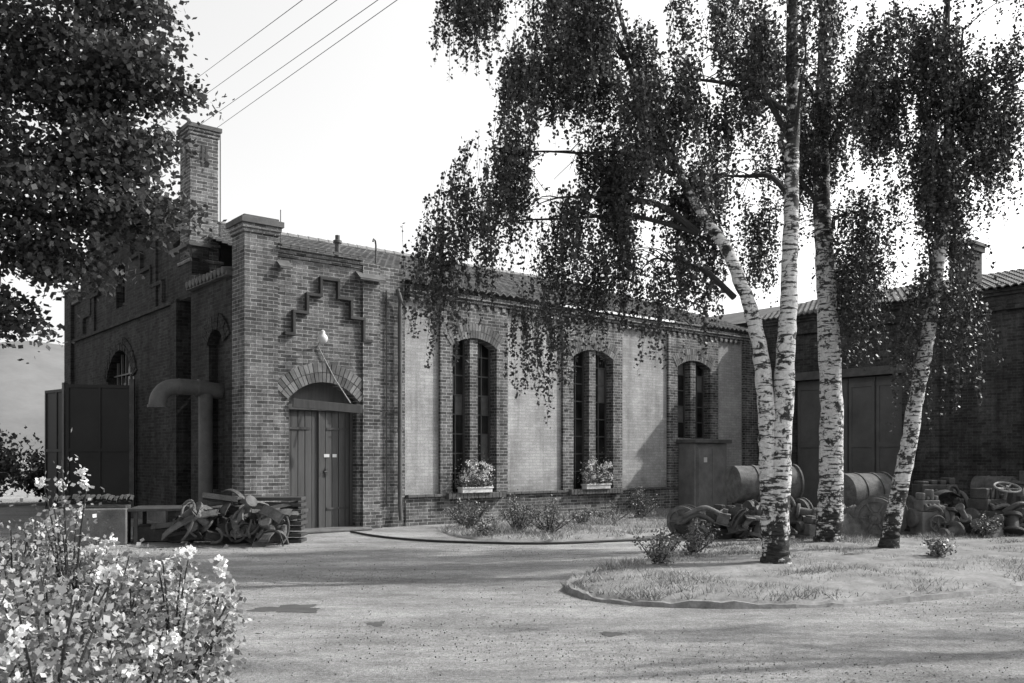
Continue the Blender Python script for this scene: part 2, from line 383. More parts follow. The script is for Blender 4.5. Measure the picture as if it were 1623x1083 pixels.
mb.obj('window_frames','frame',hall); gm.obj('window_glass','glass',hall); cu.obj('boarded_panes','zinc',hall)
mb=MB(); mb.tube([(3.62,-.02,5.45),(3.72,.0,5.2),(3.72,.03,5.0),(3.72,.03,.5),(3.72,-.02,.15)],.05,10,1)
for z in (.9,2.2,3.5,4.8): mb.tube([(3.72,.03,z),(3.72,.03,z+.04)],.062,10)
mb.obj('downpipe','zinc',hall,True)
mb=MB(); mb.tube([(3.40,.10,.5),(3.40,.10,5.4)],.016,6); mb.tube([(2.75,-.04,2.68),(3.2,-.04,2.65),(3.2,.08,2.64),(3.72,.08,2.62)],.012,6); mb.obj('conduit','cable',hall)
mb=MB(); mb.tube([(.9,3.6,6.3),(.9,3.6,9.5)],.014,6); mb.tube([(1.15,.8,5.8),(1.15,.8,7.0)],.010,6)
mb.lathe([(.07,0),(.07,.55),(.11,.56),(.11,.62),(.06,.64),(.06,.75)],(3.4,2.4,6.35),(0,0,1),12)
mb.tube([(3.9,1.4,6.0),(3.9,1.4,6.75),(3.87,1.38,6.85),(3.8,1.34,6.87),(3.76,1.3,6.8)],.022,8)
mb.obj('roof_vents_and_rods','iron',hall,True)
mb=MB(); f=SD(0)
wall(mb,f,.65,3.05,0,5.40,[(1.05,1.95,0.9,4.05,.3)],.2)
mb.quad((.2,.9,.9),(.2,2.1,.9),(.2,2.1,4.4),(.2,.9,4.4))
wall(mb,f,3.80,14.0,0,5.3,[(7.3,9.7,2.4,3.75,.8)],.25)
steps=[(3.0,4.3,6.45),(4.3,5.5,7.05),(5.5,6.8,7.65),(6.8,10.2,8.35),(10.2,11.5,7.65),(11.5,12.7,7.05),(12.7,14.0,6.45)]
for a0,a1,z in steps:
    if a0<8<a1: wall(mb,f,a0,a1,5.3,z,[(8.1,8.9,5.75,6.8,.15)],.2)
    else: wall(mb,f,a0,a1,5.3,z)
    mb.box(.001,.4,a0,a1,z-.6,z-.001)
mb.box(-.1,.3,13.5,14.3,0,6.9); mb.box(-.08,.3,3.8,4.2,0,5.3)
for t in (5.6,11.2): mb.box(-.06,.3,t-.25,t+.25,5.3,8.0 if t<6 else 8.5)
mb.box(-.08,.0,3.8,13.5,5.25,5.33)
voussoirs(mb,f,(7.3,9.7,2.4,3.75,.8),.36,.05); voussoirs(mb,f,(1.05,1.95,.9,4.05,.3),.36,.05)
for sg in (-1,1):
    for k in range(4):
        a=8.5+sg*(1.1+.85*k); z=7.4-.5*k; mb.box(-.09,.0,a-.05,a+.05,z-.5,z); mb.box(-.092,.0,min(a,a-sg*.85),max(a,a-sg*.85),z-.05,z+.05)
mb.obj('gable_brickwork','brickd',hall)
mb=MB()
for a0,a1,z in steps: mb.box(-.08,.45,a0-.04,a1+.04,z,z+.09)
mb.box(-.1,.34,5.3,5.9,8.0,8.1); mb.box(-.1,.34,10.9,11.5,8.5,8.6)
mb.box(-.12,.35,.66,3.04,5.402,5.50)
for i in range(11): mb.lathe([(.085,0),(.085,.5)],(-.17,.78+i*.21,5.50),(1,0,.12),8)
mb.box(-.14,.34,13.46,14.34,6.9,7.0); mb.obj('gable_coping','coping',hall,bev=.01)
mb=MB(); mb.quad((.23,7.2,2.4),(.23,9.8,2.4),(.23,9.8,4.6),(.23,7.2,4.6)); mb.quad((.19,8.0,5.7),(.19,9.0,5.7),(.19,9.0,7.1),(.19,8.0,7.1)); mb.obj('gable_glass','glass',hall)
mb=MB()
for i in range(1,6): a=7.3+i*2.4/6; mb.box(.14,.2,a-.02,a+.02,2.4,arcz((7.3,9.7,2.4,3.75,.8),a))
for z in (2.9,3.45,3.9): mb.box(.135,.205,7.35,9.65,z-.02,z+.02)
mb.obj('gable_window_bars','zinc',hall)
mb=MB(); mb.box(-.06,.12,4.6,12.6,0.0,.3); mb.obj('gable_plinth','oldconc',hall)
Ls=math.hypot(RT+.15,RZ-EZ); ang=math.atan2(RZ-EZ,RT+.15)
mb=MB(); tiled_roof(mb,lambda a,l,h:(a,-.12+l*math.cos(ang)-h*math.sin(ang),EZ+.01+l*math.sin(ang)+h*math.cos(ang)),3.95,17.9,Ls)
tiled_roof(mb,lambda a,l,h:(a,.55+l*math.cos(ang)-h*math.sin(ang),EZ+.05+.22+l*math.sin(ang)+h*math.cos(ang)),.42,3.95,Ls-.75)
mb.quad((.4,RT,RZ),(17.9,RT,RZ),(17.9,14.1,6.6),(.4,14.1,6.6))
mb.obj('tiled_roof','tile',hall)
mb=MB()
for i in range(50): mb.lathe([(.12,0),(.105,.36)],(.4+i*.35,RT+.02,RZ+.03),(1,0,0),8)
mb.obj('ridge_tiles','tile',hall,True)
mb=MB(); mb.box(13.52,15.05,-.55,.06,0,2.02); mb.obj('meter_cabinet_box','concrete',hall,bev=.01)
mb=MB(); mb.box(13.42,15.15,-.68,.06,2.025,2.13); mb.obj('cabinet_roof','coping',hall,bev=.01)
mb=MB(); mb.box(13.62,14.95,-.575,-.552,.12,1.9); mb.box(13.66,14.26,-.59,-.577,.16,1.86); mb.box(14.31,14.91,-.59,-.577,.16,1.86); mb.obj('cabinet_doors','concrete',hall,bev=.005)
mb=MB(); mb.box(13.9,14.05,-.60,-.592,1.45,1.6); mb.obj('cabinet_label','white',hall)
mb=MB(); mb.tube([(.1,1.5,3.02),(-.5,1.5,3.08),(-.85,1.5,3.08),(-1.08,1.5,3.02),(-1.22,1.5,2.86),(-1.26,1.5,2.66)],.17,16,3)
mb.tube([(-.24,1.5,.0),(-.24,1.5,2.95)],.15,14)
for x in (-.4,-.8): mb.tube([(x,1.5,3.07),(x-.05,1.5,3.08)],.185,16)
mb.tube([(-1.26,1.5,2.69),(-1.26,1.5,2.63)],.19,16)
mb.obj('extractor_duct','pipe',hall,True)

for c in (5.85,10.0):
    e=empty('window_flower_box',W(c,-.02,.735),TH)
    mb=MB(); mb.box(-.46,.46,-.10,.10,0,.12); mb.box(-.48,.48,-.12,.12,.10,.14); mb.obj('planter','white',e,bev=.01)
    n=1300; C=np.c_[rng.uniform(-.55,.5,n),rng.normal(-.04,.10,n),.12+rng.gamma(2.2,.11,n)]; leafmesh('leaves',C,.045,'shrubleaf',e)
    K=np.c_[rng.uniform(-.5,.5,44),rng.normal(-.10,.08,44),.22+rng.uniform(0,.55,44)]
    C=np.repeat(K,16,axis=0)+rng.normal(0,.028,(44*16,3)); leafmesh('blossoms',C,.038,'flower',e)

# ------------------------------------------------------------------ right wing
wing=empty('brick_side_wing',(CX,CY,0),TH)
mb=MB(); f=SD(17.5)
ops=[(-4.8,-1.3,0,4.0,0),(-12.4,-9.0,0,4.0,0)]
wall(mb,f,-24,0.0,0,5.85,ops,.3)
mb.box(17.42,17.7,-24,0,5.85,5.93); mb.box(17.34,17.7,-24,0,5.93,6.01); mb.box(17.38,17.6,-24,0,5.45,5.55)
for t in (-.4,-5.6,-8.4,-13): mb.box(17.40,17.62,t-.3,t+.3,0,5.45)
mb.box(17.5,26,-24.1,-24,0,6); mb.box(25.9,26,-24,10,0,5.5)
for t,z in ((-6.3,7.5),(-2.4,7.1)):
    mb.box(17.8,18.45,t-.3,t+.3,5.8,z-.25); mb.box(17.74,18.51,t-.36,t+.36,z-.25,z-.1)
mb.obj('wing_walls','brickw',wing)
mb=MB()
for t,z in ((-6.3,7.5),(-2.4,7.1)): mb.box(17.7,18.55,t-.4,t+.4,z-.1,z)
mb.box(17.38,17.62,-5.1,-1.0,4.0,4.25); mb.box(17.38,17.62,-12.7,-8.7,4.0,4.25); mb.obj('wing_lintels_caps','coping',wing,bev=.01)
mb=MB()
for o0,o1,*_ in ops:
    n=4; w=(o1-o0)/n
    for i in range(n):
        a=o0+i*w; mb.box(17.66,17.70,a+.01,a+w-.01,.05,3.98)
        for z in (.1,1.9,3.7): mb.box(17.63,17.66,a+.03,a+w-.03,z,z+.14)
        for x in (a+.03,a+w-.13): mb.box(17.632,17.66,x,x+.1,.25,3.7)
mb.obj('wing_gate_doors','gdoor',wing,bev=.004)
mb=MB(); an=math.atan2(1.15,4.0); Lw=math.hypot(1.15,4.0)
tiled_roof(mb,lambda a,l,h:(17.2+l*math.cos(an)-h*math.sin(an),a,6.01+l*math.sin(an)+h*math.cos(an)),-24.2,.3,Lw,.2,.36,.75)
mb.quad((21.2,-24.2,7.16),(21.2,9,7.16),(26.2,9,5.6),(26.2,-24.2,5.6)); mb.quad((17.2,.3,6.01),(21.2,.3,7.16),(21.2,9,7.16),(17.2,9,6.01))
mb.obj('wing_roof','tilew',wing)

# ------------------------------------------------------------------ open gates on the left
e=empty('sheet_metal_gate')
mb=MB(); pb=MB()
def leafgate(p,q,h):
    p=Vector((p[0],p[1],0)); v=Vector((q[0],q[1],0))-p; wd=v.length
    mt=Matrix.Translation(p)@Matrix.Rotation(math.atan2(v.y,v.x),4,'Z')
    mb.box(0,wd,-.02,.02,.12,h,mt)
    for sg in (-1,1):
        y0,y1=sorted((sg*.021,sg*.05))
        for x in (0,wd-.08): mb.box(x,x+.08,y0,y1,.12,h,mt)
        for z in (.12,h*.5,h-.08): mb.box(.08,wd-.08,y0,y1-.002,z,z+.08,mt)
        mb.box(wd*.5-.03,wd*.5+.03,y0,y1-.004,.2,h-.08,mt)
    pb.box(-.06,.06,.06,.18,0,h+.15,mt)
leafgate((-10.0,23.65),(-11.62,23.35),3.5); leafgate((-12.2,24.7),(-13.3,25.6),3.5)
mb.obj('gate_leaves','sheet',e); pb.obj('gate_posts','iron',e)

# ------------------------------------------------------------------ ground
mb=MB(); mb.quad((-700,-300,0),(700,-300,0),(700,1300,0),(-700,1300,0)); mb.obj('ground','ground')
mb=MB()
for (sx,sy,ra,rb) in ((-2.35,9.45,.34,.24),(-1.3,8.6,.08,.12),(.9,8.1,.10,.10)):
    P=[]
    for i in range(40):
        t=i*math.pi/20; q=1+.25*math.sin(3*t+sx)+.14*math.sin(7*t+1)+.08*math.sin(13*t); P.append((sx+ra*q*math.cos(t),sy+rb*q*math.sin(t),.004))
    mb.quad(*P)
mb.obj('oil_stain','stain')
def smooth_poly(P,k=6):
    P=[np.array(p,float) for p in P]; out=[]; n=len(P)
    for i in range(n):
        p0,p1,p2,p3=P[i-1],P[i],P[(i+1)%n],P[(i+2)%n]
        for j in range(k):
            t=j/k; out.append(.5*((2*p1)+(p2-p0)*t+(2*p0-5*p1+4*p2-p3)*t*t+(3*p1-p0-3*p2+p3)*t**3))
    return np.array(out)
def inside(P,x,y):
    r=np.zeros(len(x),bool); n=len(P)
    for i in range(n):
        x1,y1=P[i]; x2,y2=P[(i+1)%n]
        with np.errstate(divide='ignore',invalid='ignore'):
            c=((y1>y)!=(y2>y))&(x<(x2-x1)*(y-y1)/(y2-y1)+x1)
        r^=c
    return r
def mound(name,P,h,blades,bh,kerb):
    P=smooth_poly(P,8); c=P.mean(0); mb=MB(); rings=[(1.0,.0),(.985,h*.5),(.96,h*.8),(.85,h),(.65,h*1.15),(.5,h*1.2),(.35,h*1.2),(.2,h*1.25)]
    for s_,z in rings:
        for p in P:
            q=c+(p-c)*(s_+random.uniform(-.006,.006)); mb.v.append((q[0],q[1],z+(random.uniform(-.015,.02) if s_<1 else 0)))
    n=len(P)
    for j in range(len(rings)-1):
        for i in range(n): k=(i+1)%n; mb.f.append((j*n+i,j*n+k,(j+1)*n+k,(j+1)*n+i))
    mb.f.append(tuple((len(rings)-1)*n+i for i in range(n)))
    e=empty(name); mb.obj('soil','soil',e,True)
    if kerb:
        kb=MB(); 
        for i in range(n):
            p=P[i]; v=P[(i+1)%n]-P[i-1]; nr=np.array([v[1],-v[0]])/np.linalg.norm(v); hh=.05+random.uniform(-.018,.014)+.02*math.sin(i*.31); j=random.uniform(-.012,.012)
            for o_,z in ((.07+j,0),(.055+j,hh),(-.05+j,hh-.004),(-.07,.0)): kb.v.append((p[0]+nr[0]*o_,p[1]+nr[1]*o_,z))
        for i in range(n):
            k=(i+1)%n
            for a in range(3): kb.f.append((4*i+a,4*k+a,4*k+a+1,4*i+a+1))
        kb.obj('kerb_strip','edge',e)
    mn=P.min(0)-.2;mx=P.max(0)+.2; x=rng.uniform(mn[0],mx[0],blades*2); y=rng.uniform(mn[1],mx[1],blades*2)
    dens=np.clip(.45+.4*np.sin(x*1.7+1.3*np.sin(y*1.3))*np.cos(y*1.9+x*.7)+.35*np.sin(x*4.3+2*np.sin(y*3.1))*np.sin(y*5.1),0,1)
    wob=c+(np.c_[x,y]-c)*(1+.025*np.sin(x*9+y*7))[:,None]
    ok=inside(P,wob[:,0],wob[:,1])&(rng.random(len(x))<.06+.94*dens**1.3); x=x[ok][:blades];y=y[ok][:blades]; n=len(x)
    a=rng.uniform(0,2*math.pi,n); H=bh*rng.uniform(.3,1.4,n)*(.35+.9*dens[ok][:n]); ww=.007
    z0=np.full(n,h*.7); le=rng.normal(0,.7,(n,2))*H[:,None]
    V=np.stack([np.c_[x-np.cos(a)*ww,y-np.sin(a)*ww,z0],np.c_[x+np.cos(a)*ww,y+np.sin(a)*ww,z0],np.c_[x+le[:,0],y+le[:,1],z0+H]],1)
    rawquads('grass',V,'grass',e); return P
mound('grass_island',[(.73,11.1),(.85,10.2),(1.3,9.75),(2.0,9.55),(3.0,9.55),(4.1,9.85),(5.2,10.35),(6.7,11.3),(9,13.2),(11,16),(10.5,17.6),(8.5,17.3),(5.8,16.7),(3.8,15.7),(2.4,14.0),(1.3,12.4)],.10,60000,.09,True)
mound('grass_verge',[(-1.5,19.2),(-.7,17.3),(.2,16.9),(1.1,17.0),(2.3,17.8),(3.6,19.6),(5.2,23),(5.0,26.2),(3.6,25.3),(1.2,23.3),(-.9,21.6)],.06,30000,.13,False)
mb=MB(); N=60
for j in range(9):
    for i in range(N+1):
        x=-1500+2300*i/N; r=j/8
        prof=max(0,1-abs((x+620)/560)**1.6)*165+28*math.sin(x*.006+1)+10*math.sin(x*.021)
        mb.v.append((x,760+r*420,-2+max(prof,6)*math.sin(r*math.pi/2)**.8+ (4*math.sin(x*.05+j) if j else 0)))
for j in range(8):
    for i in range(N): a=j*(N+1)+i; mb.f.append((a,a+1,a+N+2,a+N+1))
mb.obj('hill','hill',None,True)

# ------------------------------------------------------------------ trees
def strands(blobs,clus=34,Lr=(.45,1.3),per=36,leaf=.05,sig=.13):
    out=[]; tw=[]
    for (x,y,z,rx,ry,rz,n) in blobs:
        nc=max(3,int(n/clus)); u=rng.normal(size=(nc,3)); u/=np.linalg.norm(u,axis=1)[:,None]; u*=rng.random((nc,1))**.4
        K=np.array([x,y,z])+u*np.array([rx,ry,rz])
        sizes=rng.gamma(1.5,1,nc); sizes/=sizes.sum()
        for c,sz in zip(K,sizes):
            m_=int(n*sz)+1; sg=sig*(.6+sz*nc*.35)
            S=c+rng.normal(0,1,(m_,3))*np.array([sg,sg,sg*1.3]); S[:,2]+=.25
            L=rng.uniform(*Lr,m_)*(.6+.7*rng.random()); dr=rng.normal(0,.10,(m_,2))+rng.normal(0,.1,2)
            for s0,l,d_ in zip(S,L,dr):
                k=max(4,int(l*per)); t=np.sort(rng.random(k)); P=np.empty((k,3))
                P[:,0]=s0[0]+d_[0]*np.sqrt(t)*l*1.2; P[:,1]=s0[1]+d_[1]*np.sqrt(t)*l*1.2; P[:,2]=s0[2]-t*l
                P+=rng.normal(0,.030,(k,3)); out.append(P)
                tw.append((s0,(s0[0]+d_[0]*l*1.2,s0[1]+d_[1]*l*1.2,s0[2]-l)))
    return np.concatenate(out),tw
def twigmesh(tw,parent):
    A=np.array([a for a,b in tw]);B=np.array([b for a,b in tw]); w=np.array([.003,.002,0])
    V=np.stack([A-w,A+w,B+w*.5,B-w*.5],1); rawquads('hanging_twigs',V,'twig',parent)
def limb(mb,tp,bl,r):
    tp=Vector(tp); b=Vector(bl); mid=tp.lerp(b,.5)+Vector((random.uniform(-.12,.12),random.uniform(-.1,.1),.3)); q=tp.lerp(b,.25)+Vector((0,0,.25))
    mb.tube([tp,q+Vector((random.uniform(-.08,.08),random.uniform(-.1,.1),.05)),mid,tp.lerp(b,.8)+Vector((random.uniform(-.1,.1),random.uniform(-.2,.2),.22)),b],[r,r*.8,r*.5,r*.28,.006],7,5)
    for k in range(9):
        t=random.uniform(.3,1); p=tp.lerp(b,t)+Vector((0,0,.3*math.sin(t*3.1))); d=Vector((random.uniform(-.9,.9),random.uniform(-.6,.6),random.uniform(-.3,.5)))
        mb.tube([p,p+d*.5+Vector((0,0,.08)),p+d+Vector((0,0,-.15))],[r*.22,r*.15,.004],5,3)
def birch(loc,stems,limbs,blobs,**kw):
    e=empty('birch_tree',loc); ox,oy=loc[0],loc[1]
    mb=MB()
    for pts,rad in stems:
        pp=[Vector((p[0]-ox,p[1]-oy,p[2])) for p in pts]
        P=[];R=[]
        for i in range(len(pp)-1):
            p0=pp[max(i-1,0)];p1=pp[i];p2=pp[i+1];p3=pp[min(i+2,len(pp)-1)]
            for k in range(10):
                t=k/10; P.append(.5*((2*p1)+(p2-p0)*t+(2*p0-5*p1+4*p2-p3)*t*t+(3*p1-p0-3*p2+p3)*t**3)+Vector((random.gauss(0,.006),random.gauss(0,.006),0)))
                R.append((rad[i]*(1-t)+rad[i+1]*t)*random.uniform(.95,1.07))
        mb.tube(P,R,16)
    mb.obj('trunk','birch',e,True)
    mb=MB()
    for tp,bl,r in limbs: limb(mb,(tp[0]-ox,tp[1]-oy,tp[2]),(bl[0]-ox,bl[1]-oy,bl[2]),r)
    mb.obj('limbs','twig',e,True)
    C,tw=strands([(b[0]-ox,b[1]-oy)+tuple(b[2:]) for b in blobs],**kw)
    leafmesh('foliage',C,.056,'birchleaf',e,aspect=.8,drop=.6); twigmesh(tw,e); return len(C)
y=12.6
bA=[(1.1,13.4,8.1,1.0,1.1,.9,380),(.35,13.2,7.1,.7,.9,.8,230),(-.4,13.3,8.7,1.0,1.0,.6,220),(.2,13.2,9.8,1.4,1.2,.8,90),
 (-.5,13.8,5.8,1.0,.9,.5,110),(.3,13.6,5.25,1.3,1.0,.5,220),(-.85,14,4.7,.6,.7,.5,85),(.35,13.7,3.6,.3,.4,.8,55),
 (1.9,13.8,5.8,1.0,1.1,1.0,320),(1.9,14.0,4.5,1.0,.9,.45,190),(1.3,14.0,4.85,1.2,.9,.5,90),(3.0,13.8,7.6,1.0,1.1,1.2,280),(2.1,13.8,7.0,.8,.9,.8,180),(3.0,14.0,5.6,.8,.9,.9,190),(3.1,14.3,4.5,.4,.6,.5,40),
 (3.9,11.9,7.6,.5,.4,.8,60),(2.0,12.5,6.4,.7,.4,.7,90),(2.5,12.3,5.5,.3,.3,.4,22),(1.2,12.4,7.3,.6,.5,.7,80)]
limA=[((3.2,12.9,3.9),(2.0,13.9,4.5),.05),((2.75,13.2,4.9),(.4,13.8,5.5),.055),((2.75,13.2,4.9),(-.8,14,5.0),.04),((2.4,13.3,5.8),(-.4,13.9,6.1),.04),((1.95,13.4,6.6),(.3,13.4,7.4),.04),((1.95,13.4,6.8),(1.1,13.6,8.5),.05),((4.0,12.7,5.2),(3.1,14.1,5.8),.05),((4.0,12.7,6.0),(3.0,14,8.0),.05),((4.0,12.7,6.4),(2.0,14,7.4),.045),((1.7,13.5,7.6),(-.3,13.5,9.3),.05),((4.0,12.7,6.0),(3.9,11.9,7.8),.03),((2.4,13.2,5.9),(2.0,12.5,6.8),.03)]
stA=[([(3.70,y,-.05),(3.70,y,.15),(3.72,y,.5),(3.78,y,1.6),(3.84,y,2.9),(3.92,y+.05,4.2),(3.97,y+.1,5.8),(4.0,y+.2,8.0),(3.9,y+.3,11)],[.27,.20,.17,.15,.135,.115,.10,.085,.03]),
 ([(3.66,y,.3),(3.60,y,1.4),(3.56,y,2.5),(3.42,y+.05,3.5),(3.1,y+.2,4.5),(2.75,y+.5,5.2),(2.2,y+.75,6.4),(1.7,y+.9,8),(1.3,y+.9,9.6)],[.14,.12,.115,.10,.085,.07,.05,.035,.012])]
nA=birch((3.70,y,0),stA,limA,bA)
y=15.9
bB=[(4.9,16.2,8.3,.9,.9,1.0,230),(5.6,16.6,7.3,.8,.7,1.1,190),(6.6,15.8,8.0,1.2,1.0,1.2,290),(4.4,16.0,9.6,1.3,1.0,.9,80),(4.3,16.2,6.0,.5,.7,1.0,90),(6.2,16.2,5.6,.8,.7,.9,200),(6.0,15.8,4.1,.45,.5,.8,80),(5.3,16.5,9.9,1.6,1.3,1,80),(5.3,15.3,7.6,.35,.3,.5,35),(4.8,16.3,6.8,.6,.5,.7,70)]
limB=[((5.5,y,5.2),(6.2,15.9,5.9),.06),((5.5,y,6.0),(4.4,16.0,6.6),.05),((5.5,y,6.6),(6.6,15.8,8.2),.06),((5.5,y,7.2),(4.9,16,8.8),.06),((5.55,y,4.4),(6.1,15.8,4.8),.045),((5.5,y,6.6),(5.3,15.3,7.9),.03)]
stB=[([(5.62,y,-.05),(5.62,y,.15),(5.64,y,.5),(5.67,y,2.5),(5.58,y,4.6),(5.48,y,6.9),(5.55,y,9),(5.5,y,11.5)],[.32,.25,.22,.20,.17,.14,.11,.03])]
nB=birch((5.62,y,0),stB,limB,bB)
y=14.66
bC=[(6.3,14.6,7.4,1.0,1.0,1.2,300),(7.3,14.4,7.8,1.0,1.0,1.2,340),(8.5,14.2,7.5,.8,1.0,1.2,300),(7.4,14.6,5.8,.7,.7,.5,100),(6.9,14.4,4.8,.4,.5,1.1,140),(6.6,14.5,6.2,.7,.7,.7,150),(7.3,14.4,3.8,.25,.3,.5,36),(6.5,14.5,3.4,.2,.3,.5,30),(7.0,14.6,9.8,1.8,1.3,1,90),(8.0,14.2,6.3,.6,.7,.5,70)]
limC=[((6.8,y,4.0),(6.9,14.4,5.2),.05),((7.05,y,5.4),(7.8,14.4,6.4),.05),((7.1,y,6.0),(8.4,14.2,8.0),.06),((7.1,y,6.0),(6.3,14.4,7.8),.05),((7.0,y,5.2),(6.5,14.5,6.5),.045),((7.15,y,6.9),(7.3,14.4,8.5),.05)]
stC=[([(6.16,y,-.05),(6.17,y,.15),(6.22,y,.5),(6.45,y,1.6),(6.66,y,2.8),(6.85,y,3.9),(7.05,y,5.4),(7.15,y,6.9),(7.1,y,8.5),(7.2,y,10.5)],[.22,.16,.135,.125,.115,.105,.095,.08,.06,.02])]
nC=birch((6.16,y,0),stC,limC,bC)
# tall birch outside the frame on the right, dappling the lane
bD=[(12.0,8.5,6.0,1.5,1.2,.9,110),(11.2,9.5,5.0,1.2,.9,.6,60),(12.6,9.0,8.0,1.6,1.6,.9,80),(11.0,7.4,4.4,1.5,1.2,.5,90),(10.2,10.2,7.3,1.3,1.1,.6,50),(14.2,10.2,7.5,1.5,1.6,.9,60),(9.6,9.0,9.3,1.5,1.2,.6,60),(12.5,11.0,9.6,1.9,1.3,.8,60),(15.2,11.4,9.0,1.5,1.5,1,45)]
nD=birch((12.3,9.2,0),[([(12.3,9.2,-.05),(12.3,9.2,.4),(12.4,9.2,2.5),(12.3,9.2,5),(12.4,9.2,9),(12.4,9.3,10.5)],[.27,.22,.19,.15,.08,.03])],[((12.3,9.2,4),(11.2,9.9,5.4),.05),((12.3,9.2,4),(11,7.4,5),.05),((12.3,9.2,5),(10.2,10.4,7.5),.05),((12.35,9.2,6),(12.6,9.4,8.3),.05),((12.3,9.2,5),(14.2,10.4,7.8),.05),((12.3,9.2,7),(9.6,9.2,9.6),.05),((12.35,9.2,7),(12.5,11.2,9.8),.05)],bD,Lr=(.3,.8),per=26,sig=.14,clus=22)
e=empty('maple_tree',(-9.2,11.2,0)); mb=MB()
mb.tube([(0,0,-.05),(0,0,.4),(.1,0,2),(.2,0,4),(.4,.1,6),(.5,.1,9)],[.42,.34,.3,.27,.2,.05],14,5); 
mbl=[(3.9,-.1,7.3,1.0,1.0,.7,15),(3.0,.2,6.6,1.3,1.2,.6,16),(4.35,0,6.4,.8,.8,.4,13),(3.1,0,5.7,1.1,1,.5,14),(4.2,.1,5.4,.75,.7,.35,11),(3.4,0,4.9,1.2,.9,.35,15),(4.5,.1,4.7,.5,.6,.25,9),(3.0,.1,4.3,.8,.8,.25,8),(3.6,0,4.0,.35,.5,.2,4),(2.6,0,3.35,.45,.6,.3,5),(1.8,.2,4.8,1.2,1,1,12),(1.2,0,7,2,2,1.5,20),(3,.2,8.6,2,1.6,1,20),(-1.5,0,6.5,2,2,2,22)]
LC=[]
for (x,yy,z,rx,ry,rz,nc) in mbl:
    limb(mb,(.2+.03*x,.0,z-1.2 if z>4 else 3),(x,yy,z),.07)
    for k in range(nc*2):
        u=rng.normal(size=3); u/=np.linalg.norm(u); u*=rng.random()**.35; c=np.array([x+u[0]*rx,yy+u[1]*ry,z+u[2]*rz]); m_=int(rng.uniform(60,230))
        q=rng.normal(0,1,(m_,3))*np.array([.22,.22,.08]); q[:,2]-=.25*(q[:,0]**2+q[:,1]**2)*2; LC.append(c+q)
mb.obj('trunk_and_limbs','darkbark',e,True); LC=np.concatenate(LC); leafmesh('foliage',LC,.078,'mapleleaf',e,up=1.2,aspect=.85)

# ------------------------------------------------------------------ shrubs and roses
def shrub(name,loc,r,h,n,leaf=.045,mat='shrubleaf'):
    e=empty(name,loc); mb=MB(); C=[]
    for k in range(max(6,int(n/150))):
        a=random.uniform(0,6.28); rr=r*random.random()**.6*1.2; hh=h*random.uniform(.45,1.2)*(1-.35*rr/r/1.2)
        tip=Vector((math.cos(a)*rr,math.sin(a)*rr,hh)); mb.tube([(0.1*tip.x,.1*tip.y,0),(tip.x*.6,tip.y*.6,hh*.55),tip],[.012,.008,.004],5,3)
        t=rng.random(150)**.7; P=np.outer(t**1.3,[tip.x,tip.y,0]); P[:,2]=t*hh; P+=rng.normal(0,.03+.07*r,(150,3)); P[:,2]=np.abs(P[:,2]); C.append(P)
    mb.obj('stems','twig',e); C=np.concatenate(C); leafmesh('leaves',C,leaf,mat,e)
    return e
for l,r,h,n in (((-.9,19.3,.05),.45,.65,1600),((.1,18.6,.05),.4,.75,1600),((.75,18.2,.05),.5,.65,1800),((3.2,22.6,.05),.5,.85,1500),((-.45,17.9,.05),.25,.3,600),((2.4,21.3,.05),.5,.5,1000),((-1.1,20.4,.05),.4,.6,900),((1.6,20.2,.05),.35,.4,700),
    ((2.05,12.5,.1),.28,.5,1500),((2.75,13.8,.1),.33,.5,1300),((6.3,13.3,.12),.22,.3,700),((8.9,16.8,.1),.28,.5,1100)):
    shrub('garden_shrub',l,r,h,n,.04)
for l,r,h in (((-17.5,29,0),2.0,2.6),((-20,31,0),2.5,3.0),((-22.5,30,0),2.2,2.4),((-15.6,31,0),1.5,1.8)):
    shrub('distant_bush',l,r,h,9000,.14,'bushfar')
e=empty('rose_bush_bed',(0,0,0)); mb=MB(); LCs=[]; FL=[]
def rose(x,y,h,sp,nl,nf):
    for k in range(7):
        a=random.uniform(0,6.28); d=sp*random.uniform(.3,1); hh=h*random.uniform(.55,1.1)
        tip=np.array([x+math.cos(a)*d,y+math.sin(a)*d,hh]); base=np.array([x,y,0]); mid=base*.45+tip*.55+np.array([0,0,.12*h])
        mb.tube([base,mid,tip],[.011,.008,.004],5,4)
        t=rng.random(nl)**.75; P=base*((1-t)**2)[:,None]+2*mid*(t*(1-t))[:,None]+tip*(t**2)[:,None]
        P+=rng.normal(0,.08,(nl,3)); LCs.append(P[P[:,2]>.02])
        if random.random()<nf:
            for _ in range(random.randint(1,3)): FL.append(tip+rng.normal(0,.05,3)+np.array([0,0,.03]))
for _ in range(95):
    y=random.uniform(3.6,7.6); xr=-1.42-.33*(y-3.6)
    x=xr-abs(random.gauss(0,1))*(.9+.14*y)
    h=random.uniform(.55,.9)+ (.14 if x<xr-1.2 else 0)
    if x>xr-.5: h*=.8
    rose(x,y,h,.32,125,.10)
for k in range(10):
    rose(random.uniform(-5.6,-4.2),random.uniform(6.2,7.8),random.uniform(.85,1.15),.35,110,.1)
rose(-3.35,6.8,1.45,.20,80,.4); rose(-3.85,6.4,1.2,.3,100,.2); rose(-2.35,6.2,.85,.2,90,.9); rose(-1.95,5.6,.8,.2,100,.9)
mb.obj('stems','twig',e); leafmesh('leaves',np.concatenate(LCs),.040,'roseleaf',e,up=.8,aspect=.75)
FL=np.array(FL); n=30; C=np.repeat(FL,n,axis=0)+rng.normal(0,.02,(len(FL)*n,3)); leafmesh('blossoms',C,.032,'flower',e,aspect=.95)
mb=MB(); P=[(-1.7,2.5),(-1.8,4.2),(-2.4,6.2),(-3.2,8.0),(-4.4,8.6),(-9,8.8),(-9,2.5)]
